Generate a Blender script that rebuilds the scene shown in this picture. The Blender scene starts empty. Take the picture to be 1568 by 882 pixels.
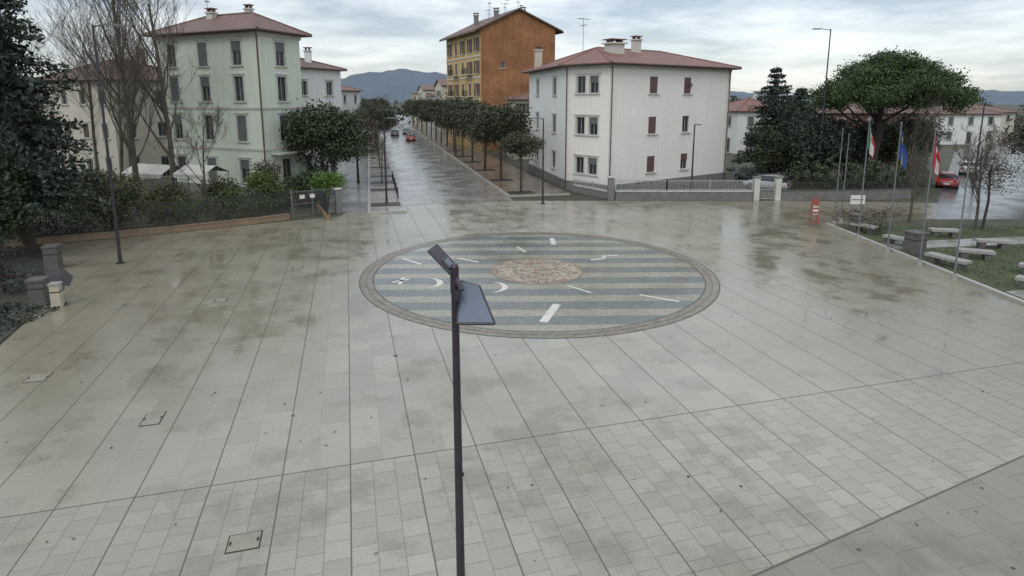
import bpy, math, random
import numpy as np
from mathutils import Vector, Matrix
random.seed(7)
rng = np.random.default_rng(7)
D = bpy.data
scene = bpy.context.scene

# ---------------------------------------------------------------- materials
def newmat(name):
    m = D.materials.new(name); m.use_nodes = True
    nt = m.node_tree; nt.nodes.clear()
    out = nt.nodes.new('ShaderNodeOutputMaterial')
    b = nt.nodes.new('ShaderNodeBsdfPrincipled')
    nt.links.new(b.outputs[0], out.inputs[0])
    return m, nt, b, out
class NT:
    def __init__(s, nt): s.nt = nt
    def n(s, t, **kw):
        nd = s.nt.nodes.new(t)
        for k, v in kw.items(): setattr(nd, k, v)
        return nd
    def set(s, sock, v):
        if isinstance(v, bpy.types.NodeSocket): s.nt.links.new(v, sock)
        else: sock.default_value = v
    def math(s, op, a, b=None, c=None, clamp=False):
        nd = s.n('ShaderNodeMath', operation=op, use_clamp=clamp)
        s.set(nd.inputs[0], a)
        if b is not None: s.set(nd.inputs[1], b)
        if c is not None: s.set(nd.inputs[2], c)
        return nd.outputs[0]
    def noise(s, vec, scale, detail=4, rough=.55):
        nd = s.n('ShaderNodeTexNoise'); s.set(nd.inputs['Vector'], vec)
        nd.inputs['Scale'].default_value = scale; nd.inputs['Detail'].default_value = detail
        nd.inputs['Roughness'].default_value = rough
        return nd.outputs['Fac']
    def mix(s, f, a, b, mode='MIX'):
        nd = s.n('ShaderNodeMix', data_type='RGBA', blend_type=mode)
        s.set(nd.inputs[0], f)
        for i, v in ((6, a), (7, b)):
            if isinstance(v, tuple) and len(v) == 3: v = (*v, 1)
            s.set(nd.inputs[i], v)
        return nd.outputs[2]
    def ramp(s, f, a, b, lo=0., hi=1.):
        nd = s.n('ShaderNodeMapRange'); s.set(nd.inputs[0], f)
        nd.inputs[1].default_value = a; nd.inputs[2].default_value = b
        nd.inputs[3].default_value = lo; nd.inputs[4].default_value = hi
        return nd.outputs[0]
    def dot(s, vec, d):
        nd = s.n('ShaderNodeVectorMath', operation='DOT_PRODUCT')
        s.set(nd.inputs[0], vec); nd.inputs[1].default_value = d
        return nd.outputs['Value']
    def bump(s, h, strength, dist=.01):
        nd = s.n('ShaderNodeBump'); nd.inputs['Strength'].default_value = strength
        nd.inputs['Distance'].default_value = dist; s.set(nd.inputs['Height'], h)
        return nd.outputs[0]

def mat(name, col, rough=.7, scale=1.5, amt=.18, metallic=0., bump=0., streak=0.):
    m, nt, b, out = newmat(name); k = NT(nt)
    tc = k.n('ShaderNodeTexCoord').outputs['Object']
    f = k.noise(tc, scale, 5, .6)
    f2 = k.noise(tc, scale*9, 3, .6)
    f = k.math('ADD', k.math('MULTIPLY', f, .7), k.math('MULTIPLY', f2, .3))
    f = k.ramp(f, .3, .7)
    c = k.mix(f, tuple(x*(1-amt) for x in col), tuple(min(1, x*(1+amt)) for x in col))
    if streak:
        mp = k.n('ShaderNodeMapping'); k.set(mp.inputs[0], tc); mp.inputs['Scale'].default_value = (3, 3, .22)
        sf = k.ramp(k.noise(mp.outputs[0], 1.2, 5, .65), .5, .75, 0, streak)
        c = k.mix(sf, c, tuple(x*.5 for x in col))
    k.set(b.inputs['Base Color'], c)
    b.inputs['Roughness'].default_value = rough; b.inputs['Metallic'].default_value = metallic
    if bump: k.set(b.inputs['Normal'], k.bump(f2, bump, .02))
    return m

def leafmat(name, dark, light, nscale=.7):
    m, nt, b, out = newmat(name); k = NT(nt)
    tc = k.n('ShaderNodeTexCoord').outputs['Object']
    g = k.n('ShaderNodeNewGeometry')
    f = k.ramp(k.noise(tc, nscale, 2), .35, .65)
    f = k.math('ADD', k.math('MULTIPLY', f, .55), k.math('MULTIPLY', g.outputs['Random Per Island'], .45))
    c = k.mix(f, dark, light)
    k.set(b.inputs['Base Color'], c); b.inputs['Roughness'].default_value = .5
    b.inputs['Specular IOR Level'].default_value = .35
    return m

def roofmat(name, col, d=(1, 0, 0)):
    m, nt, b, out = newmat(name); k = NT(nt)
    tc = k.n('ShaderNodeTexCoord').outputs['Object']
    w = k.math('FRACT', k.math('MULTIPLY', k.dot(tc, d), 3.6))
    w = k.math('ABSOLUTE', k.math('SUBTRACT', w, .5))
    f = k.noise(tc, 3.5, 4, .7)
    f2 = k.noise(tc, .5, 4, .6)
    c = k.mix(k.ramp(f, .35, .65), tuple(x*.5 for x in col), tuple(x*1.5 for x in col))
    c = k.mix(k.ramp(f2, .45, .7, 0, .6), c, (.13, .10, .085))
    c = k.mix(k.ramp(w, .25, .5, 0, .65), c, tuple(x*.3 for x in col))
    k.set(b.inputs['Base Color'], c); b.inputs['Roughness'].default_value = .6
    k.set(b.inputs['Normal'], k.bump(w, .6, .06))
    return m

def paving():
    m, nt, b, out = newmat('wet_stone_paving'); k = NT(nt)
    tc = k.n('ShaderNodeTexCoord').outputs['Object']
    s = k.dot(tc, (-.262, .965, 0)); c = k.dot(tc, (.965, .262, 0))
    def brick(w, h, off, mort, o=(0, 0), freq=2):
        cb = k.n('ShaderNodeCombineXYZ')
        k.set(cb.inputs[0], k.math('ADD', s, o[0])); k.set(cb.inputs[1], k.math('ADD', c, o[1]))
        bt = k.n('ShaderNodeTexBrick'); k.set(bt.inputs['Vector'], cb.outputs[0])
        bt.offset = off; bt.offset_frequency = freq
        bt.inputs['Scale'].default_value = 1; bt.inputs['Brick Width'].default_value = w
        bt.inputs['Row Height'].default_value = h; bt.inputs['Mortar Size'].default_value = mort
        bt.inputs['Mortar Smooth'].default_value = .1
        bt.inputs['Color1'].default_value = (0, 0, 0, 1); bt.inputs['Color2'].default_value = (1, 1, 1, 1)
        bt.inputs['Mortar'].default_value = (.5, .5, .5, 1)
        return bt.outputs['Color'], bt.outputs['Fac']
    ca, fa = brick(1.0, .75, .37, .009, (-13.4+40, 30.3))
    cb_, fb = brick(.5, .5, .5, .009, (-13.4+40, 30.3))
    cc, fc = brick(1.2, .75, .5, .009, (40.2, 30.1))
    near = k.math('LESS_THAN', s, 13.4)
    corner = k.math('GREATER_THAN', k.dot(tc, (.42, -.907, 0)), .42*4.7-.907*9.67)
    colf = k.mix(near, ca, cb_); colf = k.mix(corner, colf, cc)
    rgb = k.n('ShaderNodeRGBToBW'); k.set(rgb.inputs[0], colf); cv = rgb.outputs[0]
    jf = k.math('MULTIPLY', fa, .22)
    j2 = k.math('MULTIPLY', fb, .6)
    def line(coord, off, period, hw, strength):
        a = k.math('FRACT', k.math('DIVIDE', k.math('ADD', coord, off), period))
        a = k.math('ABSOLUTE', k.math('SUBTRACT', a, .5))
        return k.math('MULTIPLY', k.math('GREATER_THAN', a, .5-hw/period), strength)
    lng = line(c, 30.3, 1.5, .015, 1.0)
    trn = line(s, -13.4+50, 5.0, .011, .55)
    joint = k.math('ADD', k.math('MULTIPLY', jf, k.math('SUBTRACT', 1, near)), k.math('MULTIPLY', j2, near))
    joint = k.math('MAXIMUM', joint, lng); joint = k.math('MAXIMUM', joint, trn)
    nc = k.math('SUBTRACT', 1, corner)
    joint = k.math('ADD', k.math('MULTIPLY', joint, nc), k.math('MULTIPLY', k.math('MULTIPLY', fc, .6), corner))
    e1 = k.math('LESS_THAN', k.math('ABSOLUTE', k.math('SUBTRACT', s, 13.4)), .018)
    e2 = k.math('LESS_THAN', k.math('ABSOLUTE', k.math('SUBTRACT', k.dot(tc, (.42, -.907, 0)), .42*4.7-.907*9.67)), .025)
    joint = k.math('MAXIMUM', joint, k.math('MAXIMUM', k.math('MULTIPLY', e1, nc), e2))
    big = k.noise(tc, .11, 5, .55); med = k.noise(tc, .55, 7, .68); fine = k.noise(tc, 14, 4, .7)
    base = k.mix(cv, (.315, .31, .265), (.395, .385, .33))
    base = k.mix(k.ramp(big, .42, .62, 0, .65), base, (.27, .255, .195))
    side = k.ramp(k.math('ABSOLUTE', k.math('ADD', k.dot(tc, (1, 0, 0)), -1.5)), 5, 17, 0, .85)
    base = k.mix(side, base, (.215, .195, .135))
    base = k.mix(k.ramp(fine, .35, .7, 0, .3), base, (.19, .18, .145))
    base = k.mix(k.math('MULTIPLY', corner, .6), base, (.165, .155, .125))
    wet = k.ramp(k.math('ADD', k.math('MULTIPLY', big, .35), k.math('MULTIPLY', med, .65)), .495, .575)
    base = k.mix(k.math('MULTIPLY', wet, .34), base, (.10, .09, .06))
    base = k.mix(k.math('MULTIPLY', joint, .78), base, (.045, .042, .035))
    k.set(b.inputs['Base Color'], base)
    r = k.ramp(wet, 0, 1, .25, .07)
    r = k.math('ADD', r, k.math('MULTIPLY', k.math('SUBTRACT', cv, .5), .08))
    r = k.math('ADD', r, k.math('MULTIPLY', joint, .2))
    k.set(b.inputs['Roughness'], r); b.inputs['IOR'].default_value = 1.55
    hh = k.math('SUBTRACT', k.math('MULTIPLY', fine, .1), joint)
    hh = k.math('ADD', hh, k.math('MULTIPLY', med, .4))
    k.set(b.inputs['Normal'], k.bump(hh, .15, .01))
    return m

def asphalt(name, col, r0, r1):
    m, nt, b, out = newmat(name); k = NT(nt)
    tc = k.n('ShaderNodeTexCoord').outputs['Object']
    n1 = k.noise(tc, .35, 5, .6); n2 = k.noise(tc, 12, 3, .7)
    c = k.mix(k.ramp(n1, .35, .65), tuple(x*.75 for x in col), tuple(x*1.3 for x in col))
    c = k.mix(k.ramp(n2, .3, .7, 0, .4), c, tuple(x*.6 for x in col))
    k.set(b.inputs['Base Color'], c)
    k.set(b.inputs['Roughness'], k.ramp(n1, .4, .6, r0, r1))
    k.set(b.inputs['Normal'], k.bump(n2, .3, .008))
    return m

def slabs(name, c1, c2, w, h, rot=0, rough=.3):
    m, nt, b, out = newmat(name); k = NT(nt)
    tc = k.n('ShaderNodeTexCoord').outputs['Object']
    mp = k.n('ShaderNodeMapping'); k.set(mp.inputs[0], tc); mp.inputs['Rotation'].default_value = (0, 0, rot)
    bt = k.n('ShaderNodeTexBrick'); k.set(bt.inputs['Vector'], mp.outputs[0])
    bt.inputs['Scale'].default_value = 1; bt.inputs['Brick Width'].default_value = w
    bt.inputs['Row Height'].default_value = h; bt.inputs['Mortar Size'].default_value = .02
    bt.inputs['Color1'].default_value = (*c1, 1); bt.inputs['Color2'].default_value = (*c2, 1)
    bt.inputs['Mortar'].default_value = (.05, .045, .04, 1)
    n1 = k.noise(tc, .5, 5, .6)
    c = k.mix(k.ramp(n1, .4, .65, 0, .4), bt.outputs['Color'], tuple(x*.6 for x in c1))
    k.set(b.inputs['Base Color'], c)
    k.set(b.inputs['Roughness'], k.ramp(n1, .4, .6, rough*1.2, rough*.5))
    k.set(b.inputs['Normal'], k.bump(n1, .2, .02))
    return m

def mosaic(name, stripes):
    m, nt, b, out = newmat(name); k = NT(nt)
    tc = k.n('ShaderNodeTexCoord').outputs['Object']
    vo = k.n('ShaderNodeTexVoronoi'); k.set(vo.inputs['Vector'], tc); vo.inputs['Scale'].default_value = 9
    bw = k.n('ShaderNodeSeparateColor'); k.set(bw.inputs[0], vo.outputs['Color'])
    cell = bw.outputs[0]
    n1 = k.noise(tc, .5, 5, .6)
    if stripes:
        wob = k.math('MULTIPLY', k.noise(tc, 2.5, 2), .10)
        y = k.math('ADD', k.math('ADD', k.dot(tc, (-.02, 1, 0)), 40.25), wob)
        fr = k.math('FRACT', k.math('DIVIDE', y, 1.72))
        st = k.math('GREATER_THAN', fr, .56)
        dark = k.mix(cell, (.105, .128, .125), (.165, .19, .185))
        lite = k.mix(cell, (.25, .235, .185), (.34, .325, .26))
        c = k.mix(st, dark, lite)
    else:
        n2 = k.noise(tc, 1.9, 3, .8)
        c = k.mix(k.ramp(n2, .44, .5), (.24, .14, .10), (.44, .385, .28))
        c = k.mix(k.ramp(k.noise(tc, 3.3, 2, .8), .54, .58), c, (.13, .125, .12))
        c = k.mix(k.math('MULTIPLY', cell, .4), c, (.31, .24, .17))
    c = k.mix(k.ramp(n1, .4, .7, 0, .35), c, (.15, .14, .115))
    k.set(b.inputs['Base Color'], c)
    k.set(b.inputs['Roughness'], k.ramp(n1, .35, .65, .32, .12))
    k.set(b.inputs['Normal'], k.bump(vo.outputs['Distance'], .3, .008))
    return m

def cobble(name, c1, c2, scale=7):
    m, nt, b, out = newmat(name); k = NT(nt)
    tc = k.n('ShaderNodeTexCoord').outputs['Object']
    vo = k.n('ShaderNodeTexVoronoi'); k.set(vo.inputs['Vector'], tc); vo.inputs['Scale'].default_value = scale
    bw = k.n('ShaderNodeSeparateColor'); k.set(bw.inputs[0], vo.outputs['Color'])
    c = k.mix(bw.outputs[0], c1, c2)
    k.set(b.inputs['Base Color'], c); b.inputs['Roughness'].default_value = .3
    k.set(b.inputs['Normal'], k.bump(vo.outputs['Distance'], .4, .01))
    return m

def glassmat(name, col=(.03, .035, .04)):
    m, nt, b, out = newmat(name); k = NT(nt)
    tc = k.n('ShaderNodeTexCoord').outputs['Object']
    n1 = k.noise(tc, .9, 2)
    k.set(b.inputs['Base Color'], k.mix(n1, tuple(x*.5 for x in col), tuple(x*1.8 for x in col)))
    b.inputs['Roughness'].default_value = .08
    return m

M = {}
M['pave'] = paving()
M['asph'] = asphalt('wet_asphalt', (.075, .076, .08), .22, .09)
M['asph2'] = asphalt('smooth_wet_lane', (.21, .21, .20), .38, .22)
M['asph3'] = asphalt('side_road_asphalt', (.11, .11, .11), .25, .12)
M['road'] = slabs('street_stone', (.25, .245, .225), (.31, .30, .28), 1.2, .8, math.radians(-13.2), .25)
M['walk'] = slabs('sidewalk_stone', (.20, .165, .135), (.26, .22, .18), .6, .6, math.radians(-13.2), .3)
M['walk2'] = slabs('island_stone', (.27, .255, .22), (.32, .305, .27), .6, .6, math.radians(-13.2), .35)
M['kerb'] = mat('kerb_stone', (.36, .35, .32), .4)
M['ground'] = mat('wet_soil_and_grass', (.06, .065, .04), .8, .2, .4)
M['grass'] = mat('lawn_turf', (.055, .075, .03), .8, .6, .45, bump=.5)
M['disc'] = mosaic('circle_stripes', True); M['mosaic'] = mosaic('centre_mosaic', False)
M['ring'] = cobble('ring_cobbles', (.14, .12, .09), (.25, .22, .17))
M['white'] = mat('white_marble_inlay', (.58, .57, .52), .35)
M['lampm'] = mat('lamp_dark_metal', (.045, .040, .050), .4, 4, .2, .3)
M['lampg'] = mat('lamp_grey_plate', (.12, .15, .19), .35, 3, .12, .3)
M['galv'] = mat('galvanised_metal', (.20, .21, .22), .45, 3, .15, .5)
M['wallw'] = mat('plaster_white', (.72, .70, .66), .85, .5, .05, streak=.18)
M['walls'] = mat('plaster_white_side', (.66, .68, .66), .85, .5, .06, streak=.2)
M['wallgr'] = mat('plaster_pale_green', (.58, .635, .54), .85, .5, .07, streak=.35)
M['wallcr'] = mat('plaster_cream', (.50, .47, .39), .85, .5, .12, streak=.35)
M['wallor'] = mat('plaster_orange', (.27, .125, .055), .85, .35, .45, streak=.85)
M['wallye'] = mat('plaster_yellow', (.48, .34, .15), .85, .5, .18, streak=.5)
M['wallrd'] = mat('plaster_red', (.22, .12, .10), .85, .5, .14, streak=.25)
M['plinth'] = mat('plinth_grey', (.17, .17, .165), .7)
M['trim'] = mat('stone_trim', (.50, .50, .46), .7)
M['roof'] = roofmat('roof_tiles_red', (.22, .095, .072), (.82, .57, 0))
M['roof2'] = roofmat('roof_tiles_brown', (.17, .095, .075), (.91, -.4, 0))
M['eave'] = mat('eave_wood', (.09, .065, .05), .7)
M['gutter'] = mat('copper_gutter', (.12, .075, .055), .4, 3, .2, .4)
M['glass'] = glassmat('window_glass')
M['frame'] = mat('window_frame', (.28, .28, .26), .5)
M['shutg'] = mat('shutter_grey', (.13, .14, .14), .6)
M['shutr'] = mat('shutter_red_brown', (.13, .075, .07), .6)
M['shutb'] = mat('shutter_brown', (.10, .065, .045), .6)
M['bark'] = mat('bark_brown', (.05, .042, .035), .9, 6, .35, bump=.5)
M['barkg'] = mat('bark_grey', (.08, .075, .058), .9, 6, .35)
M['twig'] = mat('twigs', (.10, .085, .07), .9, 6, .25)
M['l_oak'] = leafmat('leaves_holm_oak', (.020, .030, .015), (.08, .105, .05))
M['l_street'] = leafmat('leaves_street_oak', (.022, .027, .016), (.075, .085, .045))
M['l_green'] = leafmat('leaves_green', (.03, .055, .014), (.12, .17, .04))
M['l_bright'] = leafmat('leaves_bright', (.05, .10, .02), (.15, .27, .05))
M['l_pine'] = leafmat('needles_pine', (.022, .042, .016), (.08, .13, .042))
M['l_cedar'] = leafmat('needles_cedar', (.013, .022, .016), (.052, .072, .048))
M['l_brown'] = leafmat('leaves_brown', (.045, .035, .028), (.11, .09, .065))
M['l_olive'] = leafmat('leaves_hedge', (.035, .045, .02), (.14, .15, .065))
M['fence'] = mat('fence_dark_green', (.02, .027, .024), .5)
M['fencew'] = mat('railing_grey', (.33, .34, .34), .5)
M['gate'] = mat('gate_grey', (.13, .135, .13), .5)
M['wallt'] = mat('low_wall_tan', (.25, .175, .115), .6, 1.2, .25, streak=.4)
M['wallst'] = mat('low_wall_stone', (.15, .145, .135), .6, 2, .3, bump=.4)
M['stone'] = mat('bench_stone', (.30, .295, .28), .45, 3, .2)
M['stoned'] = mat('dark_stone', (.10, .098, .09), .6, 3, .3)
M['grate'] = mat('iron_grate', (.04, .034, .03), .5, 4, .3, .3)
M['beige'] = mat('beige_stone', (.42, .385, .30), .6, 4, .15)
M['tyre'] = mat('rubber', (.015, .015, .016), .8)
M['red'] = mat('red_plastic', (.32, .065, .045), .5)
M['signw'] = mat('sign_white', (.65, .65, .63), .5)
M['canvas'] = mat('awning_canvas', (.48, .47, .43), .8, 2, .12, streak=.3)
M['fg'] = mat('flag_green', (.03, .18, .08), .8); M['fw'] = mat('flag_white', (.55, .55, .55), .8)
M['fr'] = mat('flag_red', (.40, .035, .045), .8); M['fb'] = mat('flag_blue', (.035, .08, .28), .8)
M['fy'] = mat('flag_yellow', (.45, .38, .10), .8)
M['hill'] = mat('hazy_hills', (.10, .135, .175), 1, .012, .2)  # bluish distance haze is painted into the base colour
M['soil'] = mat('dark_soil', (.042, .038, .028), .7, 2, .35, bump=.5)
M['tail'] = mat('tail_lamp', (.35, .02, .02), .3)
M['head'] = mat('head_lamp', (.7, .7, .7), .2)
M['manhole'] = mat('manhole_infill', (.26, .245, .20), .35)

# ---------------------------------------------------------------- mesh builder
class MB:
    def __init__(s): s.v = []; s.f = []; s.m = []; s.mats = []
    def mi(s, mt):
        mt = M[mt] if isinstance(mt, str) else mt
        if mt not in s.mats: s.mats.append(mt)
        return s.mats.index(mt)
    def face(s, pts, mt):
        n = len(s.v); s.v.extend([tuple(p) for p in pts])
        s.f.append(tuple(range(n, n+len(pts)))); s.m.append(s.mi(mt))
    def hexa(s, p, mt):
        n = len(s.v); s.v.extend([tuple(q) for q in p]); k = s.mi(mt)
        for q in ((3, 2, 1, 0), (4, 5, 6, 7), (0, 1, 5, 4), (1, 2, 6, 5), (2, 3, 7, 6), (3, 0, 4, 7)):
            s.f.append(tuple(n+i for i in q)); s.m.append(k)
    def box(s, c, d, mt, rz=0):
        cx, cy, cz = c; hx, hy, hz = d[0]/2, d[1]/2, d[2]/2
        ca, sa = math.cos(rz), math.sin(rz); P = []
        for z in (-hz, hz):
            for x, y in ((-hx, -hy), (hx, -hy), (hx, hy), (-hx, hy)):
                P.append((cx+x*ca-y*sa, cy+x*sa+y*ca, cz+z))
        s.hexa(P, mt)
    def prism(s, poly, z0, z1, mt, mtop=None):
        n = len(poly)
        s.face([(x, y, z1) for x, y in poly], mtop or mt)
        s.face([(x, y, z0) for x, y in poly[::-1]], mt)
        for i in range(n):
            a, b = poly[i], poly[(i+1) % n]
            s.face([(*a, z0), (*b, z0), (*b, z1), (*a, z1)], mt)
    def tube(s, pts, rad, n, mt, cap=True):
        pts = [Vector(p) for p in pts]; k = s.mi(mt); st = len(s.v)
        for i, p in enumerate(pts):
            d = (pts[min(i+1, len(pts)-1)]-pts[max(i-1, 0)])
            d = d.normalized() if d.length > 1e-6 else Vector((0, 0, 1))
            a = Vector((0, 0, 1)) if abs(d.z) < .9 else Vector((1, 0, 0))
            u = d.cross(a).normalized(); w = d.cross(u)
            for j in range(n):
                t = 2*math.pi*j/n; q = p+(u*math.cos(t)+w*math.sin(t))*rad[i]
                s.v.append(tuple(q))
        for i in range(len(pts)-1):
            for j in range(n):
                a = st+i*n+j; b = st+i*n+(j+1) % n
                s.f.append((a, b, b+n, a+n)); s.m.append(k)
        if cap:
            s.f.append(tuple(st+j for j in range(n))[::-1]); s.m.append(k)
            s.f.append(tuple(st+(len(pts)-1)*n+j for j in range(n))); s.m.append(k)
    def build(s, name, loc=(0, 0, 0), parent=None, smooth=False):
        me = D.meshes.new(name); L = Vector(loc)
        me.from_pydata([tuple(Vector(v)-L) for v in s.v], [], s.f)
        for mt in s.mats: me.materials.append(mt)
        me.polygons.foreach_set('material_index', s.m)
        if smooth: me.polygons.foreach_set('use_smooth', [True]*len(s.f))
        me.update()
        o = D.objects.new(name, me); scene.collection.objects.link(o)
        if parent: o.parent = parent
        else: o.location = loc
        return o
def E(name, loc):
    o = D.objects.new(name, None); o.empty_display_size = .5; o.location = loc
    scene.collection.objects.link(o); return o
def quads_obj(name, V, mt, parent=None, loc=(0, 0, 0)):
    N = len(V)//4; me = D.meshes.new(name)
    me.vertices.add(N*4); me.vertices.foreach_set('co', V.astype(np.float32).ravel())
    me.loops.add(N*4); me.loops.foreach_set('vertex_index', np.arange(N*4, dtype=np.int32))
    me.polygons.add(N); me.polygons.foreach_set('loop_start', np.arange(0, N*4, 4, dtype=np.int32))
    me.update(calc_edges=True); me.validate()
    me.materials.append(M[mt])
    o = D.objects.new(name, me); scene.collection.objects.link(o)
    if parent: o.parent = parent
    else: o.location = loc
    return o

# ---------------------------------------------------------------- foliage
def leafquads(C, size, aspect=.6):
    n = len(C); a = rng.normal(size=(n, 3)); a /= np.linalg.norm(a, axis=1, keepdims=True)
    b = rng.normal(size=(n, 3))
    b -= a*np.sum(a*b, 1, keepdims=True); b /= np.linalg.norm(b, axis=1, keepdims=True)
    s = size*rng.uniform(.55, 1.3, (n, 1)); a = a*s*.5; b = b*s*.5*aspect
    return np.stack([C-a, C+b, C+a, C-b], 1).reshape(-1, 3)
def shell(lobes, n, inner=.55):
    L = np.array(lobes, float); w = (L[:, 3]*L[:, 4]*L[:, 5])**(2/3); w /= w.sum()
    idx = rng.choice(len(L), n, p=w); d = rng.normal(size=(n, 3)); d /= np.linalg.norm(d, axis=1, keepdims=True)
    r = rng.uniform(inner, 1.05, (n, 1))
    return L[idx, :3]+d*r*L[idx, 3:]
def foliage(lobes, ncl, per, sig, size, inner=.55, aspect=.6, sz=.7):
    C = shell(lobes, ncl, inner)
    P = np.repeat(C, per, 0); s = rng.uniform(.6, 1.3, (ncl, 1)).repeat(per, 0)*sig
    off = rng.normal(size=P.shape)*s; off[:, 2] *= sz
    P = P+off; P[:, 2] = np.maximum(P[:, 2], .05)
    return leafquads(P, size, aspect)

def limbs(mb, base, top, lobes, r0, mt, n=9):
    b = Vector(base); t = Vector(top)
    mid = b.lerp(t, .5)+Vector((random.uniform(-.15, .15), random.uniform(-.15, .15), 0))
    mb.tube([b, b.lerp(mid, .12), mid, t], [r0*1.35, r0, r0*.82, r0*.6], 8, mt)
    for i in range(n):
        l = random.choice(lobes)
        e = Vector(l[:3])+Vector((random.uniform(-.6, .6)*l[3], random.uniform(-.6, .6)*l[4], random.uniform(-.3, .6)*l[5]))
        s = mid.lerp(t, random.uniform(.4, 1))
        m = s.lerp(e, .5)+Vector((0, 0, random.uniform(-.1, .3)))
        mb.tube([s, m, e], [r0*.45, r0*.28, r0*.08], 5, mt)

def round_tree(name, loc, h, zc, r, leaf, ncl=420, per=13, size=.26, sig=.3, rz=None, r0=.13, nl=7, mesh_from=None, bark='bark'):
    e = E(name, loc)
    if mesh_from:
        for ch in mesh_from.children:
            o = D.objects.new(ch.name.split('.')[0], ch.data); scene.collection.objects.link(o); o.parent = e
        e.rotation_euler[2] = random.uniform(0, 6); k = random.uniform(.85, 1.12); e.scale = (k, k, random.uniform(.88, 1.1))
        return e
    rz = rz or (h-zc)
    lobes = [(0, 0, zc, r*.72, r*.72, rz*.8)]
    for i in range(nl):
        a = 2*math.pi*i/nl+random.uniform(-.4, .4); q = random.uniform(.4, .62)*r
        lobes.append((q*math.cos(a), q*math.sin(a), zc+random.uniform(-.45, .45)*rz, r*random.uniform(.32, .5), r*random.uniform(.32, .5), rz*random.uniform(.3, .5)))
    mb = MB(); limbs(mb, (0, 0, 0), (0, 0, zc), lobes, r0, bark); mb.build('trunk', parent=e)
    quads_obj('crown', foliage(lobes, ncl, per, sig, size), leaf, e)
    return e

def conifer(name, loc, h, r, leaf, zb=.8, size=.34, dens=1., droop=.25, power=.8, top_r=.03):
    e = E(name, loc); mb = MB()
    mb.tube([(0, 0, 0), (.05, 0, h*.5), (0, 0, h)], [.03*h*.55+.06, .02*h*.5+.03, .02], 8, 'bark')
    P = []; z = zb
    while z < h*.985:
        f = (z-zb)/(h-zb); R = r*(1-f)**power*random.uniform(.75, 1.1)+top_r
        nb = max(4, int(7*dens))
        for i in range(nb):
            a = random.uniform(0, 2*math.pi); rr = R*random.uniform(.6, 1.1)
            dirv = np.array([math.cos(a), math.sin(a), 0]); steps = max(3, int(rr/.28))
            end = Vector((dirv[0]*rr, dirv[1]*rr, z-droop*rr*.6))
            mb.tube([(0, 0, z), (dirv[0]*rr*.5, dirv[1]*rr*.5, z+.05*rr-droop*.15*rr), end], [.05, .035, .01], 4, 'bark', False)
            for k in range(steps):
                q = (k+.7)/steps
                c = dirv*rr*q; c[2] = z+.12*rr*q-droop*rr*q*q*.75
                w = .10+.30*math.sin(math.pi*min(1, q*.9+.05))*min(1., rr/2)
                P.append(c+rng.normal(size=(int(8*dens), 3))*np.array([w, w, .09+.04*rr/3]))
        z += random.uniform(.26, .46)*(1 if h < 9 else 1.3)
    mb.build('trunk', parent=e)
    quads_obj('crown', leafquads(np.concatenate(P), size, .45), leaf, e)
    return e

def bare_tree(name, loc, h, spread=.5, seed=1, trunkr=.22, levels=4, kidsn=(9, 6, 5, 4)):
    R = random.Random(seed); mb = MB()
    def grow(p, d, L, r, lv, up):
        n = 6 if lv == levels else (4 if lv > 1 else 3)
        pts = [Vector(p)]; rad = [r]; cur = Vector(p); dd = Vector(d)
        for i in range(n):
            k = .07 if lv == levels else .17
            dd = (dd+Vector((R.uniform(-1, 1), R.uniform(-1, 1), R.uniform(-.2, 1.)*up))*k).normalized()
            cur = cur+dd*(L/n); pts.append(cur.copy()); rad.append(r*(1-.7*(i+1)/n))
        mb.tube(pts, rad, 8 if lv == levels else (5 if lv > 2 else 3), 'twig' if lv < levels-1 else 'barkg', False)
        if lv <= 0: return
        kids = kidsn[levels-lv]
        for k in range(kids):
            q = (.22 if lv == levels else .3)+.75*(k+R.random())/kids
            q = min(q, .99); j = min(n-1, int(q*n)); s = pts[j].lerp(pts[j+1], q*n-j)
            a = R.uniform(0, 2*math.pi); out = Vector((math.cos(a), math.sin(a), 0))
            nd = (dd*R.uniform(.5, .9)+out*spread*R.uniform(.6, 1.3)+Vector((0, 0, R.uniform(.1, .5)))).normalized()
            ll = L*(1.05-.6*q)*R.uniform(.42, .62) if lv == levels else L*R.uniform(.4, .65)
            grow(s, nd, ll, max(.012, rad[j]*.5), lv-1, .8)
    grow(Vector((0, 0, 0)), Vector((0, 0, 1)), h*.93, trunkr, levels, 1.5)
    o = mb.build(name, (0, 0, 0)); o.location = loc
    return o

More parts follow.
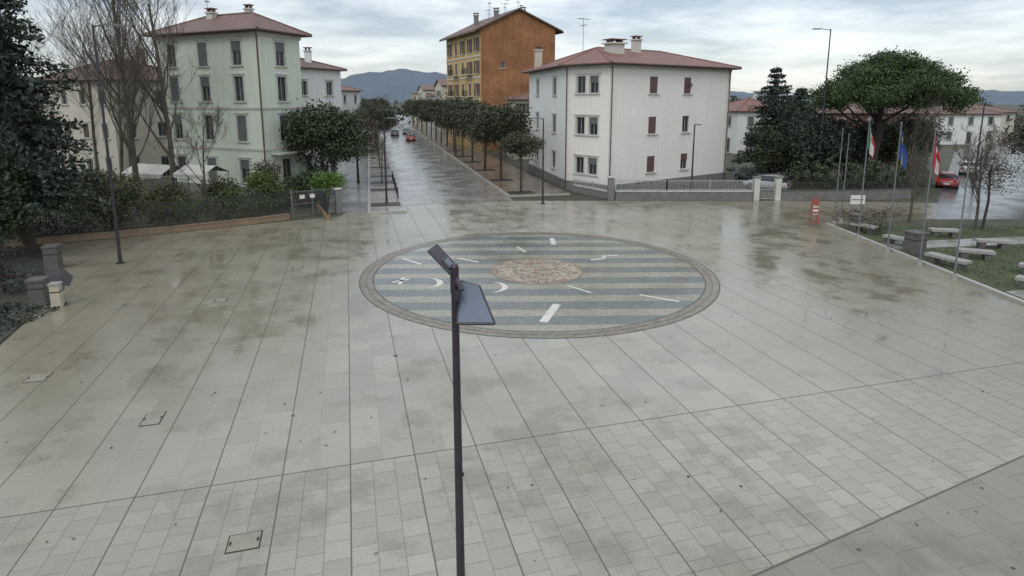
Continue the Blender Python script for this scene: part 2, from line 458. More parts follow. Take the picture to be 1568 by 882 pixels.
# ---------------------------------------------------------------- buildings
def barbox(mb, P, s0, s1, a, b, o0, o1, mt):
    mb.hexa([P(s0, a, o1), P(s1, a, o1), P(s1, a, o0), P(s0, a, o0), P(s0, b, o1), P(s1, b, o1), P(s1, b, o0), P(s0, b, o0)], mt)
def wall(W, F, p0, p1, z0, z1, ops, mw, trim='trim', shut='shutg', surround=True):
    p0 = Vector((*p0, 0)); p1 = Vector((*p1, 0)); L = (p1-p0).length; d = (p1-p0)/L; n = Vector((d.y, -d.x, 0))
    P = lambda s, z, o: p0+d*s+n*o+Vector((0, 0, z))
    S = sorted(set([0, L]+[q for o in ops for q in o[:2]])); Z = sorted(set([z0, z1]+[q for o in ops for q in o[2:4]]))
    for i in range(len(S)-1):
        for j in range(len(Z)-1):
            sc, zc = (S[i]+S[i+1])/2, (Z[j]+Z[j+1])/2
            if any(o[0] < sc < o[1] and o[2] < zc < o[3] for o in ops): continue
            W.face([P(S[i], Z[j], 0), P(S[i+1], Z[j], 0), P(S[i+1], Z[j+1], 0), P(S[i], Z[j+1], 0)], mw)
    for s0, s1, a, b, kind in ops:
        dp = -.2
        for q in (((s0, a), (s1, a)), ((s1, a), (s1, b)), ((s1, b), (s0, b)), ((s0, b), (s0, a))):
            (u0, w0), (u1, w1) = q
            W.face([P(u0, w0, 0), P(u0, w0, dp), P(u1, w1, dp), P(u1, w1, 0)], mw)
        F.face([P(s0, a, dp+.02), P(s1, a, dp+.02), P(s1, b, dp+.02), P(s0, b, dp+.02)], 'glass')
        t = .06; o0, o1 = dp+.03, dp+.09
        barbox(F, P, s0, s0+t, a, b, o0, o1, 'frame'); barbox(F, P, s1-t, s1, a, b, o0, o1, 'frame')
        barbox(F, P, s0+t, s1-t, b-t, b, o0, o1-.003, 'frame'); barbox(F, P, s0+t, s1-t, a, a+t, o0, o1-.003, 'frame')
        m = (s0+s1)/2; barbox(F, P, m-.03, m+.03, a+t, b-t, o0, o1-.006, 'frame')
        if surround:
            w = .15
            barbox(F, P, s0-w, s0-.002, a, b+w, .003, .035, trim); barbox(F, P, s1+.002, s1+w, a, b+w, .003, .035, trim)
            barbox(F, P, s0, s1, b+.002, b+w, .003, .033, trim); barbox(F, P, s0-w-.08, s1+w+.08, b+w+.002, b+w+.1, .003, .11, trim)
        if kind != 'door': barbox(F, P, s0-.2, s1+.2, a-.1, a-.002, .003, .16, trim)
        if kind == 'closed' or kind == 'half':
            top = b-t; bot = a+t if kind == 'closed' else a+(b-a)*.6
            barbox(F, P, s0+.02, s1-.02, bot, top, -.09, -.05, shut)
            z = bot+.06
            while z < top-.05: barbox(F, P, s0+.06, s1-.06, z, z+.045, -.05, -.03, shut); z += .11
        if kind == 'open':
            w = (s1-s0)/2
            for q0, q1 in ((s0-w-.02, s0-.02), (s1+.02, s1+w+.02)):
                barbox(F, P, q0, q1, a, b, .04, .08, shut)
                z = a+.08
                while z < b-.08: barbox(F, P, q0+.05, q1-.05, z, z+.05, .08, .1, shut); z += .13
    return P, L
def offset_poly(poly, o):
    n = len(poly); R = []
    for i in range(n):
        a, b, c = Vector(poly[i-1]), Vector(poly[i]), Vector(poly[(i+1) % n])
        d1 = (b-a).normalized(); d2 = (c-b).normalized()
        n1 = Vector((d1.y, -d1.x)); n2 = Vector((d2.y, -d2.x)); bis = (n1+n2).normalized()
        k = o/max(.3, bis.dot(n1)); R.append(tuple(b+bis*k))
    return R
def hiproof(R, poly, z, ridge, over, mroof, assign=None, gut='gutter', th=.16):
    ep = offset_poly(poly, over); n = len(ep); rd = [Vector(r) for r in ridge]
    A = assign or [min(range(len(rd)), key=lambda k: (Vector((*ep[i], z))-rd[k]).length) for i in range(n)]
    for i in range(n):
        j = (i+1) % n; a = (*ep[i], z+th); b = (*ep[j], z+th)
        if A[i] == A[j]: R.face([a, b, rd[A[i]]], mroof)
        else: R.face([a, b, rd[A[j]], rd[A[i]]], mroof)
        R.face([(*ep[i], z), (*ep[j], z), b, a], 'eave')
        R.tube([(*ep[i], z+.07), (*ep[j], z+.07)], [.085, .085], 6, gut)
        R.tube([a, rd[A[i]]], [.11, .11], 5, mroof)
    R.face([(*p, z) for p in ep[::-1]], 'eave')
    if len(rd) > 1: R.tube(rd, [.12]*len(rd), 5, mroof)
def chimney(R, x, y, z0, z1, w, mt='trim', rz=0):
    R.box((x, y, (z0+z1)/2), (w, w*.8, z1-z0), mt, rz); R.box((x, y, z1+.06), (w*1.3, w*1.1, .12), 'trim', rz)
    for dx in (-.3, .3):
        R.box((x+dx*w, y, z1+.25), (w*.2, w*.5, .26), 'roof', rz)
    R.box((x, y, z1+.42), (w*1.25, w, .08), 'roof', rz)
def antenna(name, x, y, z, h=2.2, rz=0):
    mb = MB(); mb.tube([(x, y, z), (x, y, z+h)], [.03, .025], 5, 'galv')
    d = Vector((math.cos(rz), math.sin(rz), 0)); p = Vector((-d.y, d.x, 0)); c = Vector((x, y, z+h-.1))
    mb.tube([c-d*.7, c+d*.8], [.02, .02], 4, 'galv')
    for k in range(8):
        q = c+d*(-.6+k*.19); l = .35-.02*k; mb.tube([q-p*l, q+p*l], [.014, .014], 3, 'galv')
    c2 = c-Vector((0, 0, .6)); mb.tube([c2-p*.5, c2+p*.5], [.018, .018], 4, 'galv')
    for k in range(5):
        q = c2+p*(-.4+k*.2); mb.tube([q-d*.22, q+d*.22], [.013, .013], 3, 'galv')
    return mb.build(name, (x, y, z))
def house(name, cx, cy, w, d, h, rot, mw, mroof='roof2', floors=3, rise=2., gable=False, kind='closed', shut='shutg', cols=None):
    e = E(name, (cx, cy, 0)); ca, sa = math.cos(rot), math.sin(rot)
    T = lambda x, y: (cx+x*ca-y*sa, cy+x*sa+y*ca)
    poly = [T(-w/2, -d/2), T(w/2, -d/2), T(w/2, d/2), T(-w/2, d/2)]
    W, F, R = MB(), MB(), MB(); fh = h/floors
    for i in range(4):
        L = w if i % 2 == 0 else d; nc = cols or max(1, int(L/3.2)); ops = []
        for f in range(floors):
            for c in range(nc):
                s = L*(c+.5)/nc; z = f*fh
                if f == 0 and c == nc//2: ops.append((s-.5, s+.5, .05, 2.2, 'door'))
                else: ops.append((s-.5, s+.5, z+fh*.3, z+fh*.3+1.45, random.choice([kind, 'half', 'none'])))
        wall(W, F, poly[i], poly[(i+1) % 4], 0, h, ops, mw, shut=shut)
    if gable:
        r0 = Vector((*T(-w/2-.4, 0), h+rise)); r1 = Vector((*T(w/2+.4, 0), h+rise))
        k = rise/(d/2); o = .6
        for sg in (-1, 1):
            a = Vector((*T(-w/2-.4, sg*(d/2+o)), h-o*k)); b = Vector((*T(w/2+.4, sg*(d/2+o)), h-o*k)); up = Vector((0, 0, .15))
            R.face([a+up, b+up, r1+up, r0+up], mroof); R.face([a, b, r1, r0], 'eave'); R.face([a, b, b+up, a+up], 'eave')
            R.face([a, a+up, r0+up, r0], 'eave'); R.face([b, b+up, r1+up, r1], 'eave')
        for sg in (-1, 1):
            W.face([(*T(sg*w/2, -d/2), h), (*T(sg*w/2, d/2), h), (*T(sg*w/2, 0), h+rise)], mw)
    else:
        q = max(0, (w-d)/2) if w > d else 0; q2 = max(0, (d-w)/2) if d > w else 0
        hiproof(R, poly, h, [(*T(-q, -q2), h+rise), (*T(q, q2), h+rise)], .5, mroof)
    chimney(R, *T(w*.2, d*.1), h+rise*.4, h+rise+.7, .6, mw)
    for mb, nm in ((W, 'walls'), (F, 'windows'), (R, 'roof')): mb.build(nm, (cx, cy, 0), e)
    return e

# ================================================================ SETTING
mb = MB(); mb.face([(-3000, -400, 0), (3000, -400, 0), (3000, 3500, 0), (-3000, 3500, 0)], 'ground'); mb.build('ground')
def sheet(name, poly, z, mt):
    mb = MB(); mb.face([(x, y, z) for x, y in poly], mt); return mb.build(name)
sheet('plaza_paving', [(21.3, -12), (21.3, 40), (30, 42), (36, 42), (36, 48.4), (24, 49.6), (-12.5, 49.6), (-12.5, 43), (-17.4, 40.1), (-21.9, 37.2), (-26.6, 34.6), (-25, 31.5), (-20.8, 27.3), (-17.8, 19.7), (-17, -12)], .004, 'pave')
sheet('planting_bed', [(-60, 5), (-17.1, 5), (-17.9, 19.7), (-20.3, 26.2), (-60, 23)], .03, 'soil')
sheet('planting_bed', [(-60, 31.5), (-24.6, 31.3), (-26.9, 34.3), (-60, 30+6)], .03, 'soil')
cx, cy, RO = 1.27, 29.0, 8.6
def ringpts(r, n=96): return [(cx+r*math.cos(2*math.pi*i/n), cy+r*math.sin(2*math.pi*i/n)) for i in range(n)]
def annulus(mb, r0, r1, z, mt, n=96):
    a, b = ringpts(r0, n), ringpts(r1, n)
    for i in range(n):
        j = (i+1) % n; mb.face([(*a[i], z), (*b[i], z), (*b[j], z), (*a[j], z)], mt)
sheet('striped_circle', ringpts(8.05), .008, 'disc')
mb = MB(); annulus(mb, 8.05, RO, .012, 'ring'); annulus(mb, RO, RO+.06, .0125, 'stoned'); annulus(mb, 7.98, 8.05, .0125, 'stoned'); annulus(mb, 8.30, 8.33, .016, 'stoned')
mb.build('circle_border')
mb = MB(); mb.face([(x, y, .012) for x, y in ringpts(2.2, 64)], 'mosaic'); annulus(mb, 2.2, 2.32, .0125, 'ring', 64)
mb.build('centre_mosaic')
mb = MB()
def mark(x0, y0, x1, y1, w):
    d = Vector((x1-x0, y1-y0)).normalized(); n = Vector((-d.y, d.x))*w/2
    mb.face([(x0-n.x, y0-n.y, .013), (x1-n.x, y1-n.y, .013), (x1+n.x, y1+n.y, .013), (x0+n.x, y0+n.y, .013)], 'white')
for q in ((1.2, 21.95, 1.88, 24.0, .34), (5.6, 25.2, 7.08, 24.3, .15), (2.56, 26.5, 3.48, 25.5, .14), (4.2, 31, 4.9, 31.2, .2), (4.9, 31.2, 5.1, 31.9, .2), (5.1, 31.9, 5.8, 31.9, .18),
          (2.45, 36.0, 2.45, 34.3, .3), (.3, 33.8, .76, 32.6, .16), (-2.9, 31.3, -1.75, 30.5, .18), (-5.9, 31.3, -4.7, 30.1, .18), (-5.6, 27.0, -4.9, 27.5, .18), (-5.2, 26.7, -5.2, 27.8, .18)):
    mark(*q)
for X, Y, r, a0, a1 in ((-3.95, 26.9, .75, -80, 95), (-.95, 26.3, .78, -90, 90)):
    n = 16
    for i in range(n):
        t0, t1 = [math.radians(a0+(a1-a0)*k/n) for k in (i, i+1)]
        w0, w1 = [.02+.26*math.sin(math.pi*k/n) for k in (i, i+1)]
        mb.face([(X+r*math.cos(t0), Y+r*math.sin(t0), .013), (X+r*math.cos(t1), Y+r*math.sin(t1), .013), (X+(r-w1)*math.cos(t1), Y+(r-w1)*math.sin(t1), .013), (X+(r-w0)*math.cos(t0), Y+(r-w0)*math.sin(t0), .013)], 'white')
mb.build('circle_inlay_symbols')

# street
SD = Vector((-.2283, .9736)); SC = Vector((.9736, .2283)); SB = Vector((0, 48.))
def st(s, c): p = SB+SD*s+SC*c; return (p.x, p.y)
def stq(s0, s1, c0, c1): return [st(s0, c0), st(s0, c1), st(s1, c1), st(s1, c0)]
sheet('side_lane', stq(-.5, 260, -15.0, -11.4), .008, 'asph2')
sheet('street_road', stq(1.5, 260, -8.5, .5), .012, 'road')
for nm, c0, c1, s0, mw in (('sidewalk', .5, 6.1, 3.6, 'walk'), ('sidewalk', -11.4, -8.5, -1.4, 'walk2')):
    mb = MB(); mb.prism(stq(s0, 260, c0+.2, c1-.003 if c0 > 0 else c1-.2), 0, .12, mw)
    mb.prism(stq(s0, 260, c0, c0+.197), 0, .124, 'kerb')
    if c0 < 0: mb.prism(stq(s0, 260, c1-.197, c1), 0, .124, 'kerb')
    mb.prism(stq(s0-.2, s0-.003, c0, c1), 0, .122, 'kerb'); mb.build(nm)
sheet('side_road', [(30, 41.8), (37.5, 41.8), (80, 93), (130, 150), (122, 152), (70, 95), (36, 50)], .008, 'asph3')
sheet('lawn', [(21.9, 20), (60, 20), (60, 39.5), (21.9, 39.5)], .02, 'grass')
mb = MB(); mb.prism([(21.3, 12), (21.55, 12), (21.55, 40), (21.3, 40)], 0, .12, 'kerb'); mb.build('plaza_kerb')
sheet('garden_path', [(21.9, 33.2), (44, 36.5), (44, 38.2), (21.9, 34.8)], .03, 'road')
sheet('garden_path', [(21.9, 24.0), (44, 29.5), (44, 31.2), (21.9, 25.6)], .03, 'road')
sheet('garden_path', [(-60, 23.6), (-20.3, 26.5), (-21.2, 28.0), (-24.5, 31.0), (-60, 31)], .008, 'asph')
n = 30000; P = np.column_stack([rng.uniform(22, 46, n), rng.uniform(20.5, 39.4, n), rng.uniform(.03, .09, n)])
keep = np.abs(P[:, 1]-(34.0+(P[:, 0]-21.9)*.15)) > .9; keep &= np.abs(P[:, 1]-(24.8+(P[:, 0]-21.9)*.25)) > .9
quads_obj('grass_tufts', leafquads(P[keep], .13, .25), 'l_olive')
P = np.column_stack([rng.uniform(-30, -18.5, 9000), rng.uniform(12, 24, 9000), rng.uniform(.03, .12, 9000)])
quads_obj('ground_cover', leafquads(P, .2, .5), 'l_cedar')
# fallen leaves blown over the paving
n = 420; P = np.column_stack([rng.uniform(-19, 20, n), rng.uniform(9, 47, n), np.full(n, .022)])
V = leafquads(P, .10, .6); V[:, 2] = .02+(V[:, 2]-.022)*.15
quads_obj('fallen_leaves', V, 'l_brown')

def hills(name, R, az0, az1, prof, mt):
    me = MB(); n = 220; rows = 7; V = []
    for i in range(n+1):
        az = math.radians(az0+(az1-az0)*i/n); h = prof(math.degrees(az))
        for j in range(rows+1):
            q = j/rows; r = R*(.65+.35*q); z = h*math.sin(q*math.pi/2)**1.3
            V.append((r*math.sin(az), r*math.cos(az), z-2*(j == 0)))
    me.v = V; k = me.mi(mt)
    for i in range(n):
        for j in range(rows):
            a = i*(rows+1)+j; me.f.append((a, a+rows+1, a+rows+2, a+1)); me.m.append(k)
    return me.build(name, smooth=True)
def prof(az):
    h = 62*math.exp(-((az+9.5)/8.)**2)+22*math.exp(-((az+26)/12.)**2)+16*math.exp(-((az-16)/10.)**2)+14*math.exp(-((az-40)/9.)**2)+9
    return h+2.0*math.sin(az*1.7)+1.2*math.sin(az*4.3+1)+.8*math.sin(az*11)+random.uniform(-.8, .8)
hills('hills', 1500, -60, 60, prof, 'hill')

# ---- white corner house
e = E('white_corner_house', (12, 62, 0)); W, F, R = MB(), MB(), MB()
poly = [(5.0, 56.0), (8.4, 52.3), (22.1, 61.9), (18.2, 76), (2.0, 70.5)]
rows = [(1.7, 3.2), (5.25, 6.8), (8.9, 10.4)]
ops = [[], [], [], [], []]
for r, (a, b) in enumerate(rows):
    ops[0] += [(1.25, 2.25, a, b, 'none'), (2.75, 3.75, a, b, 'half')]
    ops[1] += [(4.9, 5.95, a, b, 'closed'), (9.6, 10.6, a, b, ('half', 'none', 'closed')[r])]
    ops[4] += [(3.4, 4.5, a-.1, b, 'none'), (10.2, 11.4, a-.1, b, 'closed')]
    ops[2] += [(4, 5, a, b, 'none'), (10, 11, a, b, 'closed')]
for i in range(5):
    wall(W, F, poly[i], poly[(i+1) % 5], .9, 11.3, ops[i], 'wallw' if i < 4 else 'walls', trim='trim', shut='shutr' if i == 1 else 'shutg', surround=(i in (0, 4)))
W.prism(offset_poly(poly, .06), 0, .9, 'plinth')
W.prism(offset_poly(poly, .05), 11.0, 11.28, 'trim')
hiproof(R, poly, 11.3, [(8.6, 62.8, 13.5), (16.4, 68.3, 13.5)], .75, 'roof', [0, 0, 1, 1, 0])
chimney(R, 9.9, 59.8, 11.6, 13.6, 1.5, 'trim', .5); chimney(R, 12.8, 63.8, 12.6, 14.3, .8, 'trim', .5); chimney(R, 2.9, 68, 11.6, 13.6, .7, 'wallcr', .3)
for p in ((8.55, 52.28), (21.9, 61.65), (4.98, 55.85)):
    R.tube([(p[0], p[1]-.08, .1), (p[0], p[1]-.08, 11.2)], [.055, .055], 6, 'gutter')
W.box((17.0, 58.1, 9.7), (.25, .12, .35), 'galv', .61)
for mb_, nm in ((W, 'walls'), (F, 'windows'), (R, 'roof')): mb_.build(nm, (12, 62, 0), e)
antenna('tv_antenna', 7.0, 61, 12.6, 3.6, .6)

# ---- pale green four-storey house
e = E('pale_green_apartment_house', (-24, 58, 0)); W, F, R = MB(), MB(), MB()
poly = [(-32.0, 55.9), (-20.9, 51.0), (-19.1, 55.6), (-30.2, 60.5)]
fl = [(1.2, 3.2), (4.8, 7.0), (8.2, 10.3), (11.2, 13.2)]
ops = [[], [], [], []]
for r, (a, b) in enumerate(fl):
    for s in (1.7, 5.6, 9.6):
        ops[0].append((s-.55, s+.55, a, b, ('half', 'none', 'closed')[(r*2+int(s)) % 3]))
    ops[1].append((1.9, 3.0, a, b, 'half' if r % 2 else 'none'))
    ops[2].append((5, 6, a, b, 'closed')); ops[3].append((2., 3., a, b, 'closed'))
for i in range(4): wall(W, F, poly[i], poly[(i+1) % 4], .8, 13.9, ops[i], 'wallgr', trim='trim')
W.prism(offset_poly(poly, .06), 0, .8, 'plinth')
for z in (4.05, 7.55): W.prism(offset_poly(poly, .09), z, z+.2, 'trim')
W.prism(offset_poly(poly, .12), 13.55, 13.88, 'trim')
hiproof(R, poly, 13.9, [(-27.9, 57.5, 15.9), (-23.0, 55.3, 15.9)], .8, 'roof2')
chimney(R, -27.2, 56.5, 14.8, 16.0, .7, 'trim', -.4); chimney(R, -24.0, 57, 15, 16.4, .6, 'trim', -.4)
R.tube([(-20.98, 50.9, .1), (-20.98, 50.9, 13.8)], [.06, .06], 6, 'gutter')
W.box((-19.7, 53.0, 3.75), (1.3, 3.4, .14), 'trim', -.37)
for mb_, nm in ((W, 'walls'), (F, 'windows'), (R, 'roof')): mb_.build(nm, (-24, 58, 0), e)
antenna('tv_antenna', -28, 57.5, 15.5, 2.4, .3)
house('pale_rear_house', -22.9, 65, 5.4, 8, 11.4, -.38, 'walls', 'roof2', 3, 1.2)
house('cream_house', -43.5, 68, 13, 10, 10.2, -.45, 'wallcr', 'roof2', 3, 2.4, shut='shutb')
def awning(x, y, w, d, z, rz):
    mb = MB(); ca, sa = math.cos(rz), math.sin(rz); T = lambda a, b: (x+a*ca-b*sa, y+a*sa+b*ca)
    for a in (-w/2+.1, w/2-.1):
        for b in (-d/2+.1, d/2-.1): mb.tube([(*T(a, b), 0), (*T(a, b), z)], [.04, .04], 6, 'galv')
    n = 6
    for i in range(n):
        a0 = -w/2+w*i/n; a1 = -w/2+w*(i+1)/n
        mb.face([(*T(a0, -d/2), z), (*T(a1, -d/2), z), (*T(a1, 0), z+.6), (*T(a0, 0), z+.6)], 'canvas'); mb.face([(*T(a0, 0), z+.6), (*T(a1, 0), z+.6), (*T(a1, d/2), z), (*T(a0, d/2), z)], 'canvas')
        mb.face([(*T(a0, -d/2), z), (*T(a1, -d/2), z), (*T(a1, -d/2), z-.25), (*T((a0+a1)/2, -d/2), z-.34), (*T(a0, -d/2), z-.25)], 'canvas')
    mb.build('garden_awning', (x, y, 0))
awning(-24.0, 46.2, 3.0, 2.6, 2.8, -.35); awning(-28.4, 47.6, 4.2, 2.6, 2.7, -.35)
house('white_house', -36, 120, 9, 9, 9.8, -.2, 'walls', 'roof', 3, 1.6)
house('white_house', -62, 85, 14, 10, 9, -.3, 'wallcr', 'roof2', 3, 2.)

# ---- orange house with gable end
e = E('orange_tall_house', (0, 106, 0)); W, F, R = MB(), MB(), MB()
A = Vector((-5.0, 98.6)); B = Vector((7.0, 100.5)); dd = Vector((-.40, .9165)).normalized(); Dp = A+dd*18; C = B+dd*18
H = 19.4
opsL = []; opsF = [(9.2, 10.3, 9.2, 11, 'closed'), (3.2, 3.9, 13.2, 14.2, 'none')]
for a in (1.6, 5.2, 8.8, 12.4, 15.9):
    for s in (2, 5.6, 9.2, 12.8, 16.2): opsL.append((s-.6, s+.6, a, a+2.0 if a < 15 else a+2.2, 'open' if (int(s+a) % 3) else 'closed'))
wall(W, F, tuple(A), tuple(B), 0, H, opsF, 'wallor', surround=False, shut='shutb'); wall(W, F, tuple(B), tuple(C), 0, H, [], 'wallor')
wall(W, F, tuple(C), tuple(Dp), 0, H, [], 'wallor'); wall(W, F, tuple(Dp), tuple(A), 0, H, opsL, 'wallye', shut='shutb')
mA = (A+B)/2; mD = (C+Dp)/2; zr = H+2.9
W.face([(*A, H), (*B, H), (*mA, zr)], 'wallor'); W.face([(*C, H), (*Dp, H), (*mD, zr)], 'wallor')
cr = (B-A).normalized(); over = 1.1; dz = 2.9/6.07*over
for P0, P1, sg in ((A, Dp, -1), (B, C, 1)):
    a = P0+cr*sg*over-dd*.5; b = P1+cr*sg*over+dd*.5; r0 = mA-dd*.5; r1 = mD+dd*.5; u = Vector((0, 0, .25))
    a3, b3, r03, r13 = Vector((*a, H-dz)), Vector((*b, H-dz)), Vector((*r0, zr)), Vector((*r1, zr))
    R.face([a3+u, b3+u, r13+u, r03+u], 'roof2'); R.face([a3, b3, r13, r03], 'eave'); R.face([a3, b3, b3+u, a3+u], 'eave'); R.face([a3, a3+u, r03+u, r03], 'eave')
    R.tube([a3, b3], [.12, .12], 6, 'gutter')
for q, dx, h in ((4, -2, .4), (9, -3.6, .1), (2, 1.6, .3)):
    p = mA+dd*q+cr*dx; chimney(R, p.x, p.y, H+1, zr+h*.7, .8, 'plinth')
for z in (4.6, 8.2, 11.8, 15.2):
    p = (A+Dp)/2; W.box((p.x-.02, p.y, z), (.16, 18, .2), 'trim', math.atan2(.40, .9165))
nl = Vector((-dd.y, dd.x)); nl = nl if nl.x < 0 else -nl
for z in (5.1, 8.7, 12.3):
    for s in (5.2, 12.4):
        p = A+dd*s+nl*.55; rz = math.atan2(dd.y, dd.x); W.box((p.x, p.y, z), (3, 1.0, .14), 'trim', rz)
        q = A+dd*s+nl*1.03; W.box((q.x, q.y, z+1.05), (3, .05, .05), 'fence', rz)
        for k in range(16):
            r_ = q+dd*(-1.45+k*.19); W.box((r_.x, r_.y, z+.56), (.03, .03, .98), 'fence', rz)
for mb_, nm in ((W, 'walls'), (F, 'windows'), (R, 'roof')): mb_.build(nm, (0, 106, 0), e)
for i, (q, dx) in enumerate(((3, -1), (5, 0), (7, -2), (10, .3), (1.5, .6), (6, 3), (2, -4))):
    p = mA+dd*q+cr*dx; antenna('tv_antenna', p.x, p.y, zr-.6-abs(dx)*.4, 2.4+.5*(i % 3), i*.9)
house('cream_small_house', 2.6, 88, 6, 7, 8.2, .1, 'wallcr', 'roof2', 3, 1.0, kind='open', shut='shutb', cols=2)
for i, (s, c, w, d_, h, mw) in enumerate(((88, 12, 11, 14, 9.5, 'wallye'), (110, 11.5, 10, 16, 11.5, 'wallcr'), (134, 12, 11, 18, 9, 'walls'), (160, 12, 12, 20, 11, 'wallcr'), (195, 12, 12, 24, 10, 'wallcr'),
        (84, -26, 12, 14, 9, 'wallcr'), (130, -24, 12, 16, 10, 'walls'), (170, -24, 12, 18, 9, 'wallye'))):
    x, y = st(s, c); house('street_house', x, y, w, d_, h, .23, mw, 'roof2', 3, 1.6, gable=bool(i % 2), kind='open', shut='shutb')
house('white_house', 38, 98, 9, 9, 6.4, .2, 'walls', 'roof', 2, 2.0)
house('red_house', 49, 86, 12, 9, 6.4, -.1, 'wallrd', 'roof2', 2, 1.4)
house('cream_house', 84, 116, 12, 9, 5.5, .1, 'walls', 'roof2', 2, 1.6)
house('cream_house', 97, 128, 12, 9, 5.5, .3, 'wallcr', 'roof2', 2, 1.6)

# ---------------------------------------------------------------- fences and walls
def bar_fence(name, pts, zw, zt, ww, mw, mf, sp=.13, bar=.02, wt=.35, cap=None):
    e = E(name, (*pts[0], 0)); W, F = MB(), MB()
    for i in range(len(pts)-1):
        a, b = Vector(pts[i]), Vector(pts[i+1]); d = b-a; L = d.length; rz = math.atan2(d.y, d.x); m = (a+b)/2
        W.box((m.x, m.y, zw/2), (L, ww, zw), mw, rz); W.box((m.x, m.y, zw+.03), (L+.003, ww+.08, .06), cap or mw, rz)
        for z in (zw+.15, zt-.1): F.box((m.x, m.y, z), (L, .035, .05), mf, rz)
        n = int(L/sp)
        for k in range(n+1):
            p = a+d*(k/n); F.box((p.x, p.y, (zw+.06+zt)/2), (bar, bar, zt-zw-.06), mf, rz)
        n = max(1, int(L/2.5))
        for k in range(n+1):
            p = a+d*(k/n); F.box((p.x, p.y, (zw+zt)/2+.05), (.08, .08, zt-zw), mf, rz)
    W.build('base_wall', (*pts[0], 0), e); F.build('railing', (*pts[0], 0), e)
    return e
bar_fence('garden_fence', [(-15.9, 42.0), (-17.4, 40.7), (-21.9, 37.6), (-27.0, 34.9), (-34, 31.5)], .35, 2.0, .3, 'wallt', 'fence', .12, .035)
bar_fence('garden_railing', [(8.7, 49.9), (13, 49.9), (20.2, 49.9)], .75, 1.75, .3, 'wallst', 'fencew', .12, .025, cap='trim')
bar_fence('garden_railing', [(22.6, 49.9), (30, 50.2), (34.5, 51.0)], .8, 1.6, .3, 'wallst', 'fence', .13, cap='stoned')
bar_fence('garden_railing', [(5.7, 54.6), (8.55, 50.2)], .6, 1.2, .3, 'plinth', 'fencew', .13, cap='trim')
mb = MB()
for x in (20.5, 22.3): mb.box((x, 49.9, .95), (.45, .45, 1.9), 'trim'); mb.box((x, 49.9, 1.95), (.55, .55, .1), 'plinth')
for z in (.15, .9, 1.5): mb.box((21.4, 49.9, z), (1.35, .04, .06), 'fencew')
for k in range(14): mb.box((20.75+k*.1, 49.9, .85), (.025, .025, 1.4), 'fencew')
mb.build('garden_gate', (21.4, 49.9, 0))
mb = MB(); mb.box((8.35, 50.15, .95), (.5, .5, 1.9), 'plinth'); mb.box((8.35, 50.15, 1.94), (.62, .62, .1), 'trim'); mb.build('gate_pillar', (8.35, 50.15, 0))
mb = MB(); a, b = Vector((-15.7, 42.2)), Vector((-13.3, 43.9)); gr = math.atan2(1.7, 2.4)
for p in (a, (a+b)/2, b): mb.box((p.x, p.y, 1.05), (.09, .09, 2.1), 'gate', gr)
for k in range(25):
    p = a.lerp(b, k/24); mb.box((p.x, p.y, 1.0), (.025, .025, 1.8), 'gate', gr)
for z in (.12, 1.0, 1.9):
    p = (a+b)/2; mb.box((p.x, p.y, z), (2.94, .03, .05), 'gate', gr)
for q in (.25, .5): p = a.lerp(b, q); mb.box((p.x+.03, p.y-.05, 1.5), (.36, .02, .28), 'signw', gr)
mb.build('metal_gate', (-14.5, 43, 0))
mb = MB(); mb.box((-13.0, 44.2, .9), (.4, .4, 1.8), 'plinth', gr); mb.box((-13.0, 44.2, 1.84), (.5, .5, .08), 'trim', gr); mb.build('gate_pillar', (-13, 44.2, 0))
# side fence bordering the lane
bar_fence('garden_fence', [st(-3.4, -14.1), st(3, -15.4), st(26, -15.6)], .35, 1.7, .25, 'wallt', 'fence', .13, .03)

# ---------------------------------------------------------------- trees
round_tree('street_tree', (*st(5, 2.0), .12), 5.9, 4.3, 2.1, 'l_street', 330, 14, .2, .24, rz=1.5, r0=.11)
big = None
for i, s in enumerate((13.5, 22.5, 31.5, 40, 49, 58, 67, 76, 86, 97, 110, 125, 140)):
    if big is None: big = round_tree('street_tree', (*st(s, 2.0), .12), 8.1, 5.6, 3.5, 'l_street', 600, 15, .28, .42, rz=2.5, r0=.14)
    else: round_tree('street_tree', (*st(s, 2.0), .12), 0, 0, 0, 'l_street', mesh_from=big)
for s in (46, 55, 64, 73, 83, 94, 106, 120): round_tree('street_tree', (*st(s, -10.), .12), 0, 0, 0, 'l_street', mesh_from=big)
for s, c in [(s, 2.0) for s in (5, 13.5, 22.5, 31.5, 40, 49)]+[(s, -10.) for s in (1.5, 9.5, 14.5, 19.5, 28)]:
    mb = MB(); x, y = st(s, c); mb.box((x, y, .13), (2.3, 1.6, .03), 'grate', .23)
    for k in range(6):
        p = st(s, c-.95+k*.38); mb.box((p[0], p[1], .15), (.05, 1.5, .02), 'stoned', .23)
    mb.build('tree_grate', (x, y, .12))
for i, s in enumerate((14.5, 28, 37)):
    x, y = st(s, -10.); bare_tree('young_tree', (x, y, .12), 4.6, .5, 60+i, .07, 3, (5, 4, 3))
for s in (4.5, 7.5, 10.5, 13.5, 16.5):
    x, y = st(s, -8.9); mb = MB(); mb.tube([(x, y, .12), (x, y, .95), (x, y, 1.0), (x, y, 1.05)], [.06, .055, .075, .03], 10, 'lampm'); mb.build('bollard', (x, y, .12))
round_tree('garden_tree', (-17.2, 54.6, 0), 8.7, 5.2, 4.2, 'l_oak', 1050, 16, .28, .38, rz=3.5, r0=.2, nl=10)
round_tree('garden_tree', (-15.6, 60.5, 0), 8.0, 4.8, 2.6, 'l_brown', 330, 13, .22, .36, rz=2.8)
round_tree('garden_tree', (-19.5, 47.5, 0), 4.2, 2.7, 1.5, 'l_brown', 120, 12, .16, .25, rz=1.3)
